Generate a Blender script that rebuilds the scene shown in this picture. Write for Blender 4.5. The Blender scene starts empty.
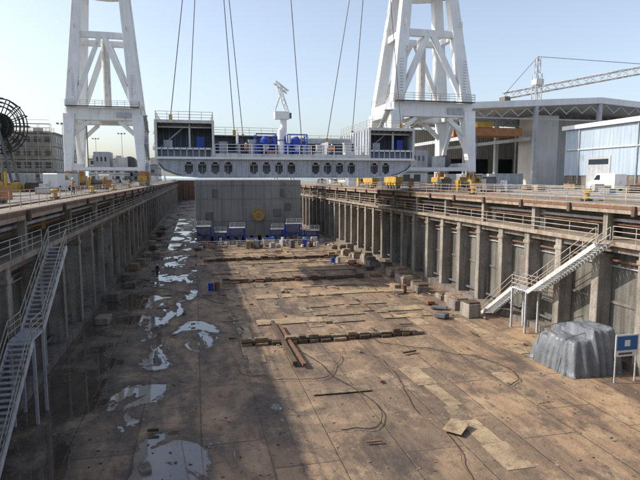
import bpy, bmesh, math, random
from mathutils import Vector, Matrix
from mathutils import noise as N
random.seed(7)
D=bpy.data
scene=bpy.context.scene
scene.view_settings.view_transform='Standard'
scene.view_settings.look='None'
scene.view_settings.exposure=0

# ---------------------------------------------------------------- materials
def nn(nt,t,**kw):
    n=nt.nodes.new(t)
    for k,v in kw.items(): setattr(n,k,v)
    return n
def mk(name,c1,c2=None,scale=0.6,rough=0.75,bump=0.15,metal=0.0,streak=0.0,rust=0.0,rustc=(0.16,0.07,0.03),fine=0.25,corr=None,spec=0.4):
    m=D.materials.new(name); m.use_nodes=True
    nt=m.node_tree; b=nt.nodes['Principled BSDF']
    L=nt.links.new
    if c2 is None: c2=tuple(x*0.7 for x in c1)
    tc=nn(nt,'ShaderNodeTexCoord')
    n1=nn(nt,'ShaderNodeTexNoise'); n1.inputs['Scale'].default_value=scale; n1.inputs['Detail'].default_value=4; n1.inputs['Roughness'].default_value=0.65
    L(tc.outputs['Object'],n1.inputs['Vector'])
    r1=nn(nt,'ShaderNodeMapRange'); r1.inputs[1].default_value=0.35; r1.inputs[2].default_value=0.68
    L(n1.outputs['Fac'],r1.inputs[0])
    mx=nn(nt,'ShaderNodeMix',data_type='RGBA')
    mx.inputs[6].default_value=(*c1,1); mx.inputs[7].default_value=(*c2,1)
    L(r1.outputs[0],mx.inputs[0]); col=mx.outputs[2]
    if streak>0:
        mp=nn(nt,'ShaderNodeMapping'); mp.inputs['Scale'].default_value=(2.2,2.2,0.12)
        L(tc.outputs['Object'],mp.inputs[0])
        n2=nn(nt,'ShaderNodeTexNoise'); n2.inputs['Scale'].default_value=1.0; n2.inputs['Detail'].default_value=4
        L(mp.outputs[0],n2.inputs['Vector'])
        r2=nn(nt,'ShaderNodeMapRange'); r2.inputs[1].default_value=0.45; r2.inputs[2].default_value=0.72; r2.inputs[4].default_value=streak
        L(n2.outputs['Fac'],r2.inputs[0])
        m2=nn(nt,'ShaderNodeMix',data_type='RGBA'); m2.inputs[7].default_value=(c2[0]*0.35,c2[1]*0.32,c2[2]*0.28,1)
        L(r2.outputs[0],m2.inputs[0]); L(col,m2.inputs[6]); col=m2.outputs[2]
    if rust>0:
        n3=nn(nt,'ShaderNodeTexNoise'); n3.inputs['Scale'].default_value=scale*2.3; n3.inputs['Detail'].default_value=5; n3.inputs['Roughness'].default_value=0.75
        mp3=nn(nt,'ShaderNodeMapping'); mp3.inputs['Location'].default_value=(13,5,2); mp3.inputs['Scale'].default_value=(1,1,0.5)
        L(tc.outputs['Object'],mp3.inputs[0]); L(mp3.outputs[0],n3.inputs['Vector'])
        r3=nn(nt,'ShaderNodeMapRange'); r3.inputs[1].default_value=0.62-rust*0.25; r3.inputs[2].default_value=0.74-rust*0.2
        L(n3.outputs['Fac'],r3.inputs[0])
        m3=nn(nt,'ShaderNodeMix',data_type='RGBA'); m3.inputs[7].default_value=(*rustc,1)
        L(r3.outputs[0],m3.inputs[0]); L(col,m3.inputs[6]); col=m3.outputs[2]
    if fine>0:
        n4=nn(nt,'ShaderNodeTexNoise'); n4.inputs['Scale'].default_value=9; n4.inputs['Detail'].default_value=2
        L(tc.outputs['Object'],n4.inputs['Vector'])
        r4=nn(nt,'ShaderNodeMapRange'); r4.inputs[1].default_value=0.3; r4.inputs[2].default_value=0.7; r4.inputs[3].default_value=1-fine; r4.inputs[4].default_value=1+fine*0.5
        L(n4.outputs['Fac'],r4.inputs[0])
        v=nn(nt,'ShaderNodeVectorMath',operation='SCALE'); L(col,v.inputs[0]); L(r4.outputs[0],v.inputs['Scale']); col=v.outputs[0]
    L(col,b.inputs['Base Color'])
    b.inputs['Roughness'].default_value=rough; b.inputs['Metallic'].default_value=metal
    b.inputs['Specular IOR Level'].default_value=spec
    if bump>0.1 or corr:
        hs=n1.outputs['Fac']
        bp=nn(nt,'ShaderNodeBump'); bp.inputs['Strength'].default_value=bump; bp.inputs['Distance'].default_value=0.15
        if corr:
            sx=nn(nt,'ShaderNodeSeparateXYZ'); L(tc.outputs['Object'],sx.inputs[0])
            ml=nn(nt,'ShaderNodeMath',operation='MULTIPLY'); ml.inputs[1].default_value=corr[1]; L(sx.outputs[corr[0]],ml.inputs[0])
            sn=nn(nt,'ShaderNodeMath',operation='SINE'); L(ml.outputs[0],sn.inputs[0]); hs=sn.outputs[0]
            bp.inputs['Strength'].default_value=0.8; bp.inputs['Distance'].default_value=0.08
        L(hs,bp.inputs['Height']); L(bp.outputs[0],b.inputs['Normal'])
    return m

M={}
M['conc']=mk('concrete_wall',(0.24,0.21,0.18),(0.15,0.13,0.11),0.35,0.85,0.4,streak=0.8,rust=0.25,rustc=(0.14,0.085,0.05))
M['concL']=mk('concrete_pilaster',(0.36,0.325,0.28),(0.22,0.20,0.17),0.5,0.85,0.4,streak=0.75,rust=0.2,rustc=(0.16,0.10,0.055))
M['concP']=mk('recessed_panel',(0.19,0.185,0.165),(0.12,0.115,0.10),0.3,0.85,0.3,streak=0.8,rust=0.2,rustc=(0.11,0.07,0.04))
M['cope']=mk('coping_concrete',(0.37,0.31,0.245),(0.25,0.205,0.16),0.4,0.85,0.3,streak=0.5,rust=0.35,rustc=(0.2,0.11,0.06))
M['quay']=mk('quay_concrete',(0.27,0.25,0.22),(0.18,0.17,0.15),0.08,0.9,0.2)
M['white']=mk('white_paint',(0.78,0.79,0.79),(0.68,0.69,0.69),0.3,0.5,0.05,streak=0.15,rust=0.06,rustc=(0.5,0.42,0.34),fine=0.05)
M['whitew']=mk('weathered_white',(0.64,0.64,0.62),(0.52,0.52,0.5),0.6,0.6,0.05,streak=0.35,rust=0.12,fine=0.12)
M['steel']=mk('primer_grey_steel',(0.28,0.30,0.33),(0.19,0.205,0.23),0.35,0.6,0.1,streak=0.45,rust=0.15,rustc=(0.18,0.12,0.09))
M['keelst']=mk('keel_block_grey',(0.255,0.255,0.25),(0.19,0.19,0.187),0.12,0.7,0.0,streak=0.35,rust=0.1,rustc=(0.17,0.13,0.10))
M['steelD']=mk('dark_steel',(0.14,0.145,0.155),(0.09,0.094,0.10),0.4,0.6,0.1,streak=0.5,rust=0.25,rustc=(0.13,0.07,0.045))
M['steelL']=mk('light_steel',(0.50,0.51,0.53),(0.38,0.39,0.41),0.5,0.55,0.1,streak=0.35,rust=0.1)
M['girder']=mk('hull_primer_pale',(0.45,0.48,0.53),(0.33,0.355,0.40),0.3,0.55,0.0,streak=0.4,rust=0.12,rustc=(0.28,0.2,0.15))
M['blueg']=mk('blue_grey_primer',(0.20,0.25,0.33),(0.14,0.18,0.25),0.5,0.6,0.0,streak=0.4,rust=0.1)
M['blue']=mk('blue_paint',(0.02,0.07,0.42),(0.015,0.045,0.28),0.8,0.45,0.05,fine=0.2)
M['yellow']=mk('yellow_paint',(0.55,0.35,0.05),(0.38,0.23,0.04),0.8,0.55,0.05,rust=0.25)
M['orange']=mk('orange_paint',(0.45,0.21,0.08),(0.34,0.15,0.06),0.8,0.55,0.05,rust=0.2)
M['rust']=mk('rusty_steel',(0.22,0.12,0.07),(0.13,0.07,0.045),1.2,0.85,0.4)
M['wood']=mk('weathered_timber',(0.32,0.23,0.14),(0.20,0.14,0.09),1.5,0.85,0.3)
M['board']=mk('plywood_board',(0.44,0.33,0.20),(0.27,0.20,0.13),0.45,0.75,0.1,rust=0.5,rustc=(0.17,0.12,0.08))
M['board2']=mk('stained_board',(0.32,0.24,0.155),(0.20,0.15,0.10),0.6,0.75,0.1,rust=0.6,rustc=(0.13,0.09,0.065))
M['darkwood']=mk('oily_timber',(0.12,0.085,0.06),(0.07,0.05,0.035),1.5,0.85,0.3)
M['rail']=mk('galvanised_rail',(0.50,0.46,0.41),(0.36,0.30,0.24),1.0,0.6,0.05,rust=0.25)
M['redrail']=mk('red_rail',(0.42,0.25,0.17),(0.42,0.34,0.27),0.6,0.6,0.05,rust=0.2)
M['cable']=mk('wire_rope',(0.09,0.09,0.095),(0.07,0.07,0.07),1,0.5,0.0,fine=0)
M['black']=mk('dark_rubber',(0.03,0.03,0.03),(0.02,0.02,0.02),1,0.8,0.05)
M['glass']=mk('window_glass',(0.03,0.04,0.05),(0.02,0.03,0.04),0.3,0.12,0.0,spec=0.8,fine=0)
M['clad']=mk('blue_grey_cladding',(0.44,0.52,0.61),(0.37,0.45,0.54),0.15,0.5,0.1,streak=0.25,corr=(1,9.0),fine=0.05)
M['cladw']=mk('white_cladding',(0.60,0.60,0.58),(0.50,0.50,0.48),0.15,0.6,0.1,streak=0.3,corr=(0,9.0),fine=0.08)
M['bld']=mk('office_render',(0.46,0.46,0.44),(0.36,0.36,0.35),0.2,0.8,0.1,streak=0.35)
M['bldw']=mk('pale_render',(0.58,0.56,0.52),(0.48,0.46,0.43),0.2,0.8,0.1,streak=0.25)
M['roofd']=mk('roof_sheet_dark',(0.2,0.21,0.22),(0.15,0.155,0.16),0.3,0.7,0.1)
M['tarp']=mk('grey_tarpaulin',(0.20,0.215,0.235),(0.11,0.12,0.135),0.8,0.45,0.5,fine=0.15,streak=.3)
M['hiv']=mk('hi_vis_cloth',(0.7,0.25,0.04),(0.6,0.2,0.03),4,0.8,0.05)
M['navy']=mk('work_trousers',(0.03,0.04,0.09),(0.02,0.03,0.06),4,0.9,0.05)
M['skin']=mk('skin',(0.45,0.27,0.18),(0.4,0.22,0.15),6,0.6,0.0)
M['red']=mk('red_paint',(0.4,0.04,0.03),(0.3,0.03,0.02),1,0.5,0.05)
M['green']=mk('green_paint',(0.07,0.16,0.1),(0.05,0.11,0.08),1,0.5,0.05)
M['signblue']=mk('sign_blue',(0.03,0.14,0.38),(0.03,0.12,0.34),1,0.4,0.0,fine=0)

# ---------------------------------------------------------------- mesh builder
class MB:
    def __init__(s): s.v=[];s.f=[];s.mi=[];s.mats=[]
    def m(s,k):
        if k not in s.mats: s.mats.append(k)
        return s.mats.index(k)
    def add(s,vs,fs,k):
        o=len(s.v); i=s.m(k)
        s.v+= [tuple(p) for p in vs]
        for f in fs: s.f.append(tuple(o+a for a in f)); s.mi.append(i)
    def box(s,x0,x1,y0,y1,z0,z1,k):
        if x0>x1:x0,x1=x1,x0
        if y0>y1:y0,y1=y1,y0
        if z0>z1:z0,z1=z1,z0
        s.add([(x0,y0,z0),(x1,y0,z0),(x1,y1,z0),(x0,y1,z0),(x0,y0,z1),(x1,y0,z1),(x1,y1,z1),(x0,y1,z1)],
              [(0,3,2,1),(4,5,6,7),(0,1,5,4),(1,2,6,5),(2,3,7,6),(3,0,4,7)],k)
    def rbox(s,cx,cy,l,w,z0,z1,a,k):
        p=Vector((cx,cy,(z0+z1)/2)); d=Vector((math.cos(a),math.sin(a),0))*l/2
        s.beam(p-d,p+d,w,z1-z0,k)
    def frame(s,p,q):
        p=Vector(p);q=Vector(q);d=(q-p)
        if d.length<1e-6: d=Vector((0,0,1))
        d.normalize()
        up=Vector((0,0,1)) if abs(d.z)<0.95 else Vector((0,1,0))
        a=d.cross(up).normalized(); b=a.cross(d).normalized()
        return p,q,a,b
    def beam(s,p,q,w,h,k,w2=None,h2=None):
        p,q,a,b=s.frame(p,q)
        w2=w if w2 is None else w2; h2=h if h2 is None else h2
        vs=[]
        for c,ww,hh in((p,w,h),(q,w2,h2)):
            for sa,sb in((-1,-1),(1,-1),(1,1),(-1,1)):
                vs.append(c+a*sa*ww/2+b*sb*hh/2)
        s.add(vs,[(0,1,2,3),(7,6,5,4),(0,4,5,1),(1,5,6,2),(2,6,7,3),(3,7,4,0)],k)
    def cyl(s,p,q,r,k,n=8,r2=None,caps=True):
        p,q,a,b=s.frame(p,q); r2=r if r2 is None else r2
        vs=[];fs=[]
        for c,rr in((p,r),(q,r2)):
            for i in range(n):
                t=2*math.pi*i/n; vs.append(c+a*math.cos(t)*rr+b*math.sin(t)*rr)
        for i in range(n):
            j=(i+1)%n; fs.append((i,j,n+j,n+i))
        if caps: fs.append(tuple(range(n))[::-1]); fs.append(tuple(range(n,2*n)))
        s.add(vs,fs,k)
    def prism(s,prof,y0,y1,k):
        n=len(prof)
        vs=[(x,y0,z) for x,z in prof]+[(x,y1,z) for x,z in prof]
        fs=[tuple(range(n)),tuple(range(n,2*n))[::-1]]
        for i in range(n):
            j=(i+1)%n; fs.append((i,n+i,n+j,j))
        s.add(vs,fs,k)
    def ring(s,c,axis,R,r,k,n=24):
        c=Vector(c); p,q,a,b=s.frame(c,c+Vector(axis))
        pts=[c+a*math.cos(2*math.pi*i/n)*R+b*math.sin(2*math.pi*i/n)*R for i in range(n)]
        for i in range(n): s.cyl(pts[i],pts[(i+1)%n],r,k,5,caps=False)
    def lattice(s,p,q,w,h,k,step=3,r=0.12,rc=0.07):
        p,q,a,b=s.frame(p,q); L=(q-p).length; n=max(2,int(L/step))
        cor=[(-.5,-.5),(.5,-.5),(.5,.5),(-.5,.5)]
        def P(i,c): return p+(q-p)*(i/n)+a*c[0]*w+b*c[1]*h
        for c in cor: s.cyl(P(0,c),P(n,c),r,k,5)
        for i in range(n):
            for j in range(4):
                c,d=cor[j],cor[(j+1)%4]
                if i%2: c,d=d,c
                s.cyl(P(i,c),P(i+1,d),rc,k,4,caps=False)
    def railing(s,pts,k,h=1.05,step=2.0,r=0.028,nr=3):
        for a,b in zip(pts[:-1],pts[1:]):
            a=Vector(a);b=Vector(b);L=(b-a).length;n=max(1,round(L/step))
            for i in range(n+1):
                c=a+(b-a)*i/n
                s.cyl(c,c+Vector((0,0,h)),r*1.1,k,5,caps=False)
            for j in range(nr):
                z=Vector((0,0,h*(j+1)/nr)); s.cyl(a+z,b+z,r,k,5,caps=False)
    def obj(s,name,bevel=0,smooth=False,parent=None):
        me=D.meshes.new(name); me.from_pydata(s.v,[],s.f)
        for k in s.mats: me.materials.append(M[k])
        me.polygons.foreach_set('material_index',s.mi)
        bm=bmesh.new(); bm.from_mesh(me); bmesh.ops.recalc_face_normals(bm,faces=bm.faces); bm.to_mesh(me); bm.free()
        if smooth: me.polygons.foreach_set('use_smooth',[True]*len(me.polygons))
        o=D.objects.new(name,me); scene.collection.objects.link(o)
        if bevel:
            b=o.modifiers.new('b','BEVEL'); b.width=bevel; b.segments=1; b.limit_method='ANGLE'
        if parent: o.parent=parent
        return o
def empty(name):
    e=D.objects.new(name,None); scene.collection.objects.link(e); return e

XL,XR=-9.7,27.8; ZC=11.0; ZG=8.5; Y0,Y1=-3,330

# ---------------------------------------------------------------- ground sheet with dock opening
def ground():
    xs=[-4000,XL-1.2,XR+1.2,4000]; ys=[-400,Y0,Y1,345]
    vs=[(x,y,ZC) for y in ys for x in xs]
    fs=[]
    for j in range(3):
        for i in range(3):
            if i==1 and j==1: continue
            a=j*4+i; fs.append((a,a+1,a+5,a+4))
    b=MB(); b.add(vs,fs,'quay'); b.obj('quay_ground')
ground()
m=D.materials.new('sea_water'); m.use_nodes=True; nt=m.node_tree; b=nt.nodes['Principled BSDF']
b.inputs['Base Color'].default_value=(0.05,0.1,0.13,1); b.inputs['Roughness'].default_value=0.2
n=nn(nt,'ShaderNodeTexNoise'); n.inputs['Scale'].default_value=0.4; bp=nn(nt,'ShaderNodeBump'); bp.inputs['Strength'].default_value=0.5
tc=nn(nt,'ShaderNodeTexCoord'); nt.links.new(tc.outputs['Object'],n.inputs['Vector']); nt.links.new(n.outputs['Fac'],bp.inputs['Height']); nt.links.new(bp.outputs[0],b.inputs['Normal'])
M['sea']=m
b=MB(); b.add([(-9000,345,9.2),(9000,345,9.2),(9000,14000,9.2),(-9000,14000,9.2)],[(0,1,2,3)],'sea'); b.obj('sea_water')
b=MB(); b.box(-4000,4000,345,346,6,10.99,'conc'); b.obj('quay_edge_wall')

# ---------------------------------------------------------------- dock floor material
def floor_mat():
    m=D.materials.new('dock_floor_surface'); m.use_nodes=True; nt=m.node_tree; B=nt.nodes['Principled BSDF']; L=nt.links.new
    tc=nn(nt,'ShaderNodeTexCoord'); O=tc.outputs['Object']
    def noise(sc,det=5,ro=0.65,loc=(0,0,0),ms=(1,1,1),dist=0):
        mp=nn(nt,'ShaderNodeMapping'); mp.inputs['Location'].default_value=loc; mp.inputs['Scale'].default_value=ms
        L(O,mp.inputs[0]); n=nn(nt,'ShaderNodeTexNoise'); n.inputs['Scale'].default_value=sc; n.inputs['Detail'].default_value=det; n.inputs['Roughness'].default_value=ro; n.inputs['Distortion'].default_value=dist
        L(mp.outputs[0],n.inputs['Vector']); return n.outputs['Fac']
    def rng(x,a,b_,c=0,d=1):
        r=nn(nt,'ShaderNodeMapRange'); 
        for i,v in enumerate((a,b_,c,d)): r.inputs[i+1].default_value=v
        L(x,r.inputs[0]); return r.outputs[0]
    def mix(f,a,b_,mode='MIX'):
        x=nn(nt,'ShaderNodeMix',data_type='RGBA',blend_type=mode)
        if isinstance(f,float): x.inputs[0].default_value=f
        else: L(f,x.inputs[0])
        for i,c in((6,a),(7,b_)):
            if isinstance(c,tuple): x.inputs[i].default_value=(*c,1)
            else: L(c,x.inputs[i])
        return x.outputs[2]
    def math_(op,a,b_):
        x=nn(nt,'ShaderNodeMath',operation=op)
        for i,c in((0,a),(1,b_)):
            if isinstance(c,(int,float)): x.inputs[i].default_value=c
            else: L(c,x.inputs[i])
        return x.outputs[0]
    col=mix(rng(noise(0.10),0.35,0.65),(0.37,0.255,0.155),(0.23,0.165,0.115))
    mp=nn(nt,'ShaderNodeMapping'); mp.inputs['Rotation'].default_value=(0,0,math.radians(90)); L(O,mp.inputs[0])
    br=nn(nt,'ShaderNodeTexBrick'); br.inputs['Scale'].default_value=1; br.inputs['Brick Width'].default_value=7.5; br.inputs['Row Height'].default_value=3.1
    br.inputs['Mortar Size'].default_value=0.05; br.inputs['Mortar Smooth'].default_value=0.6; br.inputs['Color1'].default_value=(0.66,0.66,0.66,1); br.inputs['Color2'].default_value=(1.3,1.22,1.1,1); br.inputs['Mortar'].default_value=(0.40,0.37,0.33,1)
    br.offset=0.37; L(mp.outputs[0],br.inputs['Vector'])
    col=mix(0.75,col,br.outputs['Color'],'MULTIPLY')
    col=mix(rng(noise(0.5,6,0.7,(2,9,0),(1,0.12,1)),0.48,0.62,0,0.75),col,(0.135,0.095,0.07))
    col=mix(rng(noise(0.35,7,0.7,(4,9,0)),0.52,0.66,0,0.75),col,(0.47,0.34,0.21))
    col=mix(rng(noise(0.42,8,0.75,(14,3,0),(1,0.45,1)),0.49,0.60,0,0.85),col,(0.115,0.08,0.06))
    col=mix(rng(noise(1.6,7,0.75,(1,31,0)),0.56,0.66,0,0.8),col,(0.07,0.055,0.045))
    col=mix(rng(noise(2.6,7,0.75,(7,3,0)),0.60,0.68,0,0.7),col,(0.5,0.42,0.33))
    col=mix(rng(noise(9,3,0.7),0.3,0.7,0,0.3),col,(0.10,0.08,0.065))
    sx=nn(nt,'ShaderNodeSeparateXYZ'); L(O,sx.inputs[0])
    side=rng(sx.outputs[0],-9,12,0.12,-0.09)
    wn=math_('ADD',noise(0.26,6,0.6,(3,17,0),(1,0.6,1),0.8),side)
    wet=rng(wn,0.60,0.615)
    damp=rng(wn,0.46,0.60)
    col=mix(damp,col,mix(0.68,col,(0.045,0.04,0.038)))
    L(col,B.inputs['Base Color'])
    r=rng(noise(1.2,3),0.3,0.7,0.5,0.85)
    rr=nn(nt,'ShaderNodeMix',data_type='FLOAT'); L(wet,rr.inputs[0]); L(r,rr.inputs[2]); rr.inputs[3].default_value=0.03
    L(rr.outputs[0],B.inputs['Roughness'])
    ds=rng(wet,0,1,0.7,0.0)
    bp=nn(nt,'ShaderNodeBump'); bp.inputs['Distance'].default_value=0.14; L(ds,bp.inputs['Strength'])
    h=math_('ADD',noise(1.5,5,0.7),math_('MULTIPLY',br.outputs['Fac'],-0.4)); L(h,bp.inputs['Height']); L(bp.outputs[0],B.inputs['Normal'])
    L(rng(wet,0,1,0.35,1.0),B.inputs['Specular IOR Level'])
    return m
M['floor']=floor_mat()
b=MB()
b.add([(XL-2,Y0-1,0),(XR+2,Y0-1,0),(XR+2,Y1+1,0),(XL-2,Y1+1,0)],[(0,1,2,3)],'floor'); b.obj('dock_floor')

# ---------------------------------------------------------------- dock side walls
def wall(name,X,s,step,off):
    e=empty(name)
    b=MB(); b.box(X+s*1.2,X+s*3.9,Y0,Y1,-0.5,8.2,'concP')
    b.box(X+s*0.0,X+s*1.19,Y0,Y1,-0.3,0.55,'conc')
    b.box(X+s*1.1,X+s*1.19,Y0,Y1,3.9,4.1,'conc')
    b.obj('recessed_wall',parent=e)
    b=MB(); y=Y0+off
    while y<Y1:
        w=0.36
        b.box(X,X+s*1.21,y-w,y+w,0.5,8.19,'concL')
        b.box(X-s*0.06,X+s*1.2,y-w-0.1,y+w+0.1,7.2,7.5,'concL')
        if random.random()<.3: b.box(X+s*1.0,X+s*1.19,y+step*.4,y+step*.4+.7,random.uniform(1,3),random.uniform(4,6),random.choice(['rust','steelD','conc']))
        y+=step
    b.obj('pilasters',bevel=0.04,parent=e)
    b=MB(); b.box(X-s*0.25,X+s*3.9,Y0,Y1,8.18,ZG,'cope'); b.box(X+s*0.2,X+s*0.5,Y0,Y1,7.7,8.17,'conc')
    b.obj('gallery_slab',bevel=0.03,parent=e)
    b=MB(); b.box(X+s*3.5,X+s*3.88,Y0,Y1,ZG+.002,10.5,'conc'); b.box(X+s*1.19,X+s*3.9,Y0,Y1,10.5,10.97,'conc')
    y=Y0+2
    while y<Y1:
        b.box(X+s*0.1,X+s*0.55,y-0.22,y+0.22,ZG,10.4,'concL')
        if random.random()<.7: b.box(X+s*2.9,X+s*3.49,y+2.2,y+2.2+random.uniform(.5,1.6),ZG+0.002,ZG+random.uniform(.9,1.8),random.choice(['steelD','steelL','rust','green','blue','whitew','yellow']))
        y+=step*2
    b.obj('gallery_structure',bevel=0.02,parent=e)
    b=MB(); b.box(X-s*0.2,X+s*1.2,Y0,Y1,10.42,ZC+0.02,'cope'); b.box(X-s*0.24,X-s*0.2,Y0,Y1,10.7,10.95,'rust')
    y=Y0+1
    while y<Y1:
        b.box(X-s*0.42,X-s*0.24,y,y+0.3,10.3,10.98,'darkwood'); y+=step*1.5
    b.obj('coping',bevel=0.04,parent=e)
    b=MB()
    for (dz,r,k,dx) in((9.9,0.12,'steelL',0.9),(9.6,0.08,'rust',0.9),(10.2,0.07,'steelD',1.1),(7.0,0.09,'rust',1.0),(1.1,0.12,'steelD',0.9),(6.6,0.05,'steelL',1.05)):
        b.cyl((X+s*dx,Y0,dz),(X+s*dx,Y1,dz),r,k,8)
    b.obj('service_pipes',parent=e)
    return e
wall('dock_wall',XL,-1,6.0,4.2)
wall('dock_wall',XR,1,4.15,2.6)
b=MB(); b.box(XL-4,XR+4,Y1,Y1+3,-1,ZC+0.5,'rust'); 
for i in range(12): b.box(XL+i*3.3,XL+i*3.3+0.5,Y1-0.6,Y1-0.01,0,ZC,'steelD')
b.obj('dock_gate')
b=MB(); b.box(XL-4,XR+4,Y0-2,Y0-0.01,-1,ZC-0.01,'conc'); b.obj('dock_head_wall')

def rail(X0,z,y0,y1,k,step=2.0):
    b=MB(); b.railing([(X0,y0,z),(X0,y1,z)],k,step=step); b.obj('railing')
rail(XL-0.6,ZC+.02,Y0,30,'rail'); rail(XL-0.6,ZC+.02,30,70,'redrail'); rail(XL-0.6,ZC+.02,70,Y1,'rail',3)
rail(XL+0.1,ZG,Y0,37.3,'rail'); rail(XL+0.1,ZG,39,Y1,'rail',3)
rail(XR+0.6,ZC+.02,Y0,45,'rail'); rail(XR+0.6,ZC+.02,45,90,'redrail'); rail(XR+0.6,ZC+.02,90,Y1,'rail',3)
rail(XR-0.1,ZG,Y0,31.2,'rail'); rail(XR-0.1,ZG,32.6,Y1,'rail',3)
rail(XR+6.5,ZC+.02,10,150,'rail',2.5)
b=MB()
for X in(XL-1.6,XL-16.5,XR+3.6,XR+17.4):
    b.box(X-0.05,X+0.05,Y0,Y1,ZC+0.004,ZC+0.09,'rust')
b.obj('crane_rails')

# ---------------------------------------------------------------- stairs
def stair(name,x0,x1,y0,z0,y1,z1,land=None):
    b=MB(); n=int(abs(z0-z1)/0.19); sg=1 if y1>y0 else -1
    for i in range(n):
        t=i/n; y=y0+(y1-y0)*t; z=z0+(z1-z0)*t
        b.box(x0+.05,x1-.05,y,y+(y1-y0)/n*1.05,z-0.22,z-0.17,'steelL')
    for x in(x0,x1):
        b.beam((x,y0,z0-0.2),(x,y1,z1-0.1),0.07,0.32,'whitew')
        n2=6
        for j in(0.5,1.0): b.cyl((x,y0,z0+j),(x,y1,z1+j),0.03,'rail',5)
        for i in range(n2+1):
            t=i/n2; p=(x,y0+(y1-y0)*t,z0+(z1-z0)*t); b.cyl(p,(p[0],p[1],p[2]+1.0),0.03,'rail',5)
    if land:
        b.box(x0,x1,y1,y1+sg*land,z1-0.15,z1-0.02,'steelL')
        for x in(x0,x1):
            for y in(y1+sg*.1,y1+sg*(land-.1)): b.beam((x,y,0),(x,y,z1-.15),0.14,0.14,'steelL')
            b.railing([(x,y1,z1),(x,y1+sg*land,z1)],'rail',1.0,1.2)
        y2=y1+sg*land; y3=y2+sg*z1*1.35; n=int(z1/0.19)
        for i in range(n):
            t=i/n; y=y2+(y3-y2)*t; z=z1*(1-t); b.box(x0+.05,x1-.05,y,y+(y3-y2)/n*1.05,z-0.2,z-0.15,'steelL')
        for x in(x0,x1):
            b.beam((x,y2,z1-.2),(x,y3,0.05),0.07,0.3,'whitew')
            for j in(0.5,1.0): b.cyl((x,y2,z1+j),(x,y3,j),0.03,'rail',5)
    b.obj(name)
stair('access_staircase',XR-1.45,XR-0.3,31.2,8.5,38.6,3.6,2.2)
stair('access_staircase',XL+0.3,XL+1.4,38.0,8.5,31.5,4.6,2.0)

# ---------------------------------------------------------------- floor strips, boards
b=MB()
def strip(x0,x1,y0,y1,k,keep=.85):
    y=y0
    while y<y1:
        seg=random.uniform(1.2,3.2)
        if random.random()<keep:
            a=math.pi/2+random.uniform(-.05,.05)
            b.rbox((x0+x1)/2+random.uniform(-.25,.25),y+seg/2,seg-.02,(x1-x0)*random.uniform(.7,1.15),0.006,0.02+random.uniform(0,.03),a,random.choice([k,k,'board','board2']))
        else: y+=random.uniform(0,3)
        y+=seg
for x0,x1,y0,y1,k in((9.6,10.7,36,62,'board2'),(13.2,14.4,20,45,'board'),(18.8,19.9,26,70,'board2'),(23.0,23.9,34,95,'board'),(6.8,8.0,52,104,'board2'),(15,16,56,100,'board'),(3.2,4.3,34,60,'board2')):
    strip(x0,x1,y0,y1,k,.75)
b.obj('floor_plates')
b=MB()
def xstrip(y0,y1,x0,x1,k,keep=.85):
    x=x0; W=y1-y0; dr=random.uniform(-.03,.03)
    while x<x1:
        seg=random.choice([1.2,2.44,2.44,3.6])
        if random.random()<keep:
            b.rbox(x+seg/2,(y0+y1)/2+dr*(x-x0)+random.uniform(-.35,.35),seg-.03,W*random.uniform(.6,1.1),0.055,0.075+random.uniform(0,.03),dr+random.uniform(-.06,.06),random.choice([k,k,'board','board2']))
        x+=seg+random.choice([0,0,0,.4])
xstrip(45.6,47.2,5,21,'board'); xstrip(47.9,49.6,9,19,'board2');xstrip(56.2,58.4,6,25,'board',.95); xstrip(51.5,52.9,8,17,'board2'); xstrip(30,30.9,6.5,12.5,'board2',.7); xstrip(72,74,2,24,'board2');xstrip(61.5,63,12,24,'board2');xstrip(80,81.2,6,20,'board');xstrip(92,94,3,22,'board2'); xstrip(35,36,15,22,'board2',.6)
b.obj('plywood_boards')
def timber_row(y,x0,x1):
    b=MB(); x=x0
    b.box(x0,x1,y-0.2,y+0.2,0.1,0.34,'darkwood')
    while x<x1:
        w=random.uniform(.5,1.1); g=random.uniform(.02,.35); a=random.uniform(-.06,.06)
        b.rbox(x+w/2,y+random.uniform(-.12,.12),w,random.uniform(.6,1.05),0.02,random.uniform(.2,.32),a,random.choice(['darkwood','rust','darkwood','wood']))
        if random.random()<.75: b.rbox(x+w/2,y+random.uniform(-.08,.08),w*random.uniform(.8,1.2),random.uniform(.3,.6),0.345,random.uniform(.42,.62),a+random.uniform(-.08,.08),random.choice(['wood','rust','darkwood','board2']))
        x+=w+g
    b.obj('keel_block_row',bevel=0.02)
timber_row(40.5,3.2,17.5); timber_row(66,3,21); timber_row(84,1,22)
b=MB(); b.box(6.2,6.5,35,46,0.13,0.4,'darkwood'); b.beam((6.9,34.5,.3),(6.75,45,.3),.22,.2,'rust'); b.obj('timber_baulks')
e=empty('keel_block_stack')
b=MB(); y=44
while y<96:
    w=random.uniform(.9,2.0); h=random.choice([0.5,0.8,1.0,1.3]); x=XR-random.uniform(1.7,3.4); a=random.uniform(-.12,.12)+math.pi/2
    b.rbox(x,y+w/2,w,random.uniform(1.2,1.7),0.01,h,a,random.choice(['cope','concL','conc']))
    b.rbox(x+.05,y+w/2,w*.85,1.2,h+.002,h+random.uniform(.12,.3),a,random.choice(['wood','darkwood','board2']))
    if random.random()<.55: b.rbox(x-1.9-random.random(),y+w/2,random.uniform(.7,1.8),random.uniform(.4,1.1),0.1,random.uniform(.25,.7),random.uniform(0,3),random.choice(['cope','wood','rust','steelD']))
    y+=w+random.uniform(0.2,2.0)
b.obj('blocks',bevel=0.04,parent=e)
b=MB(); y=50
while y<150:
    x=XL+random.uniform(1,2); b.rbox(x,y,random.uniform(1,2),1.2,0.01,random.uniform(.4,1.1),1.57+random.uniform(-.2,.2),random.choice(['cope','darkwood','conc','wood'])); y+=random.uniform(4,10)
b.obj('keel_block_stack',bevel=0.04)

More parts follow.
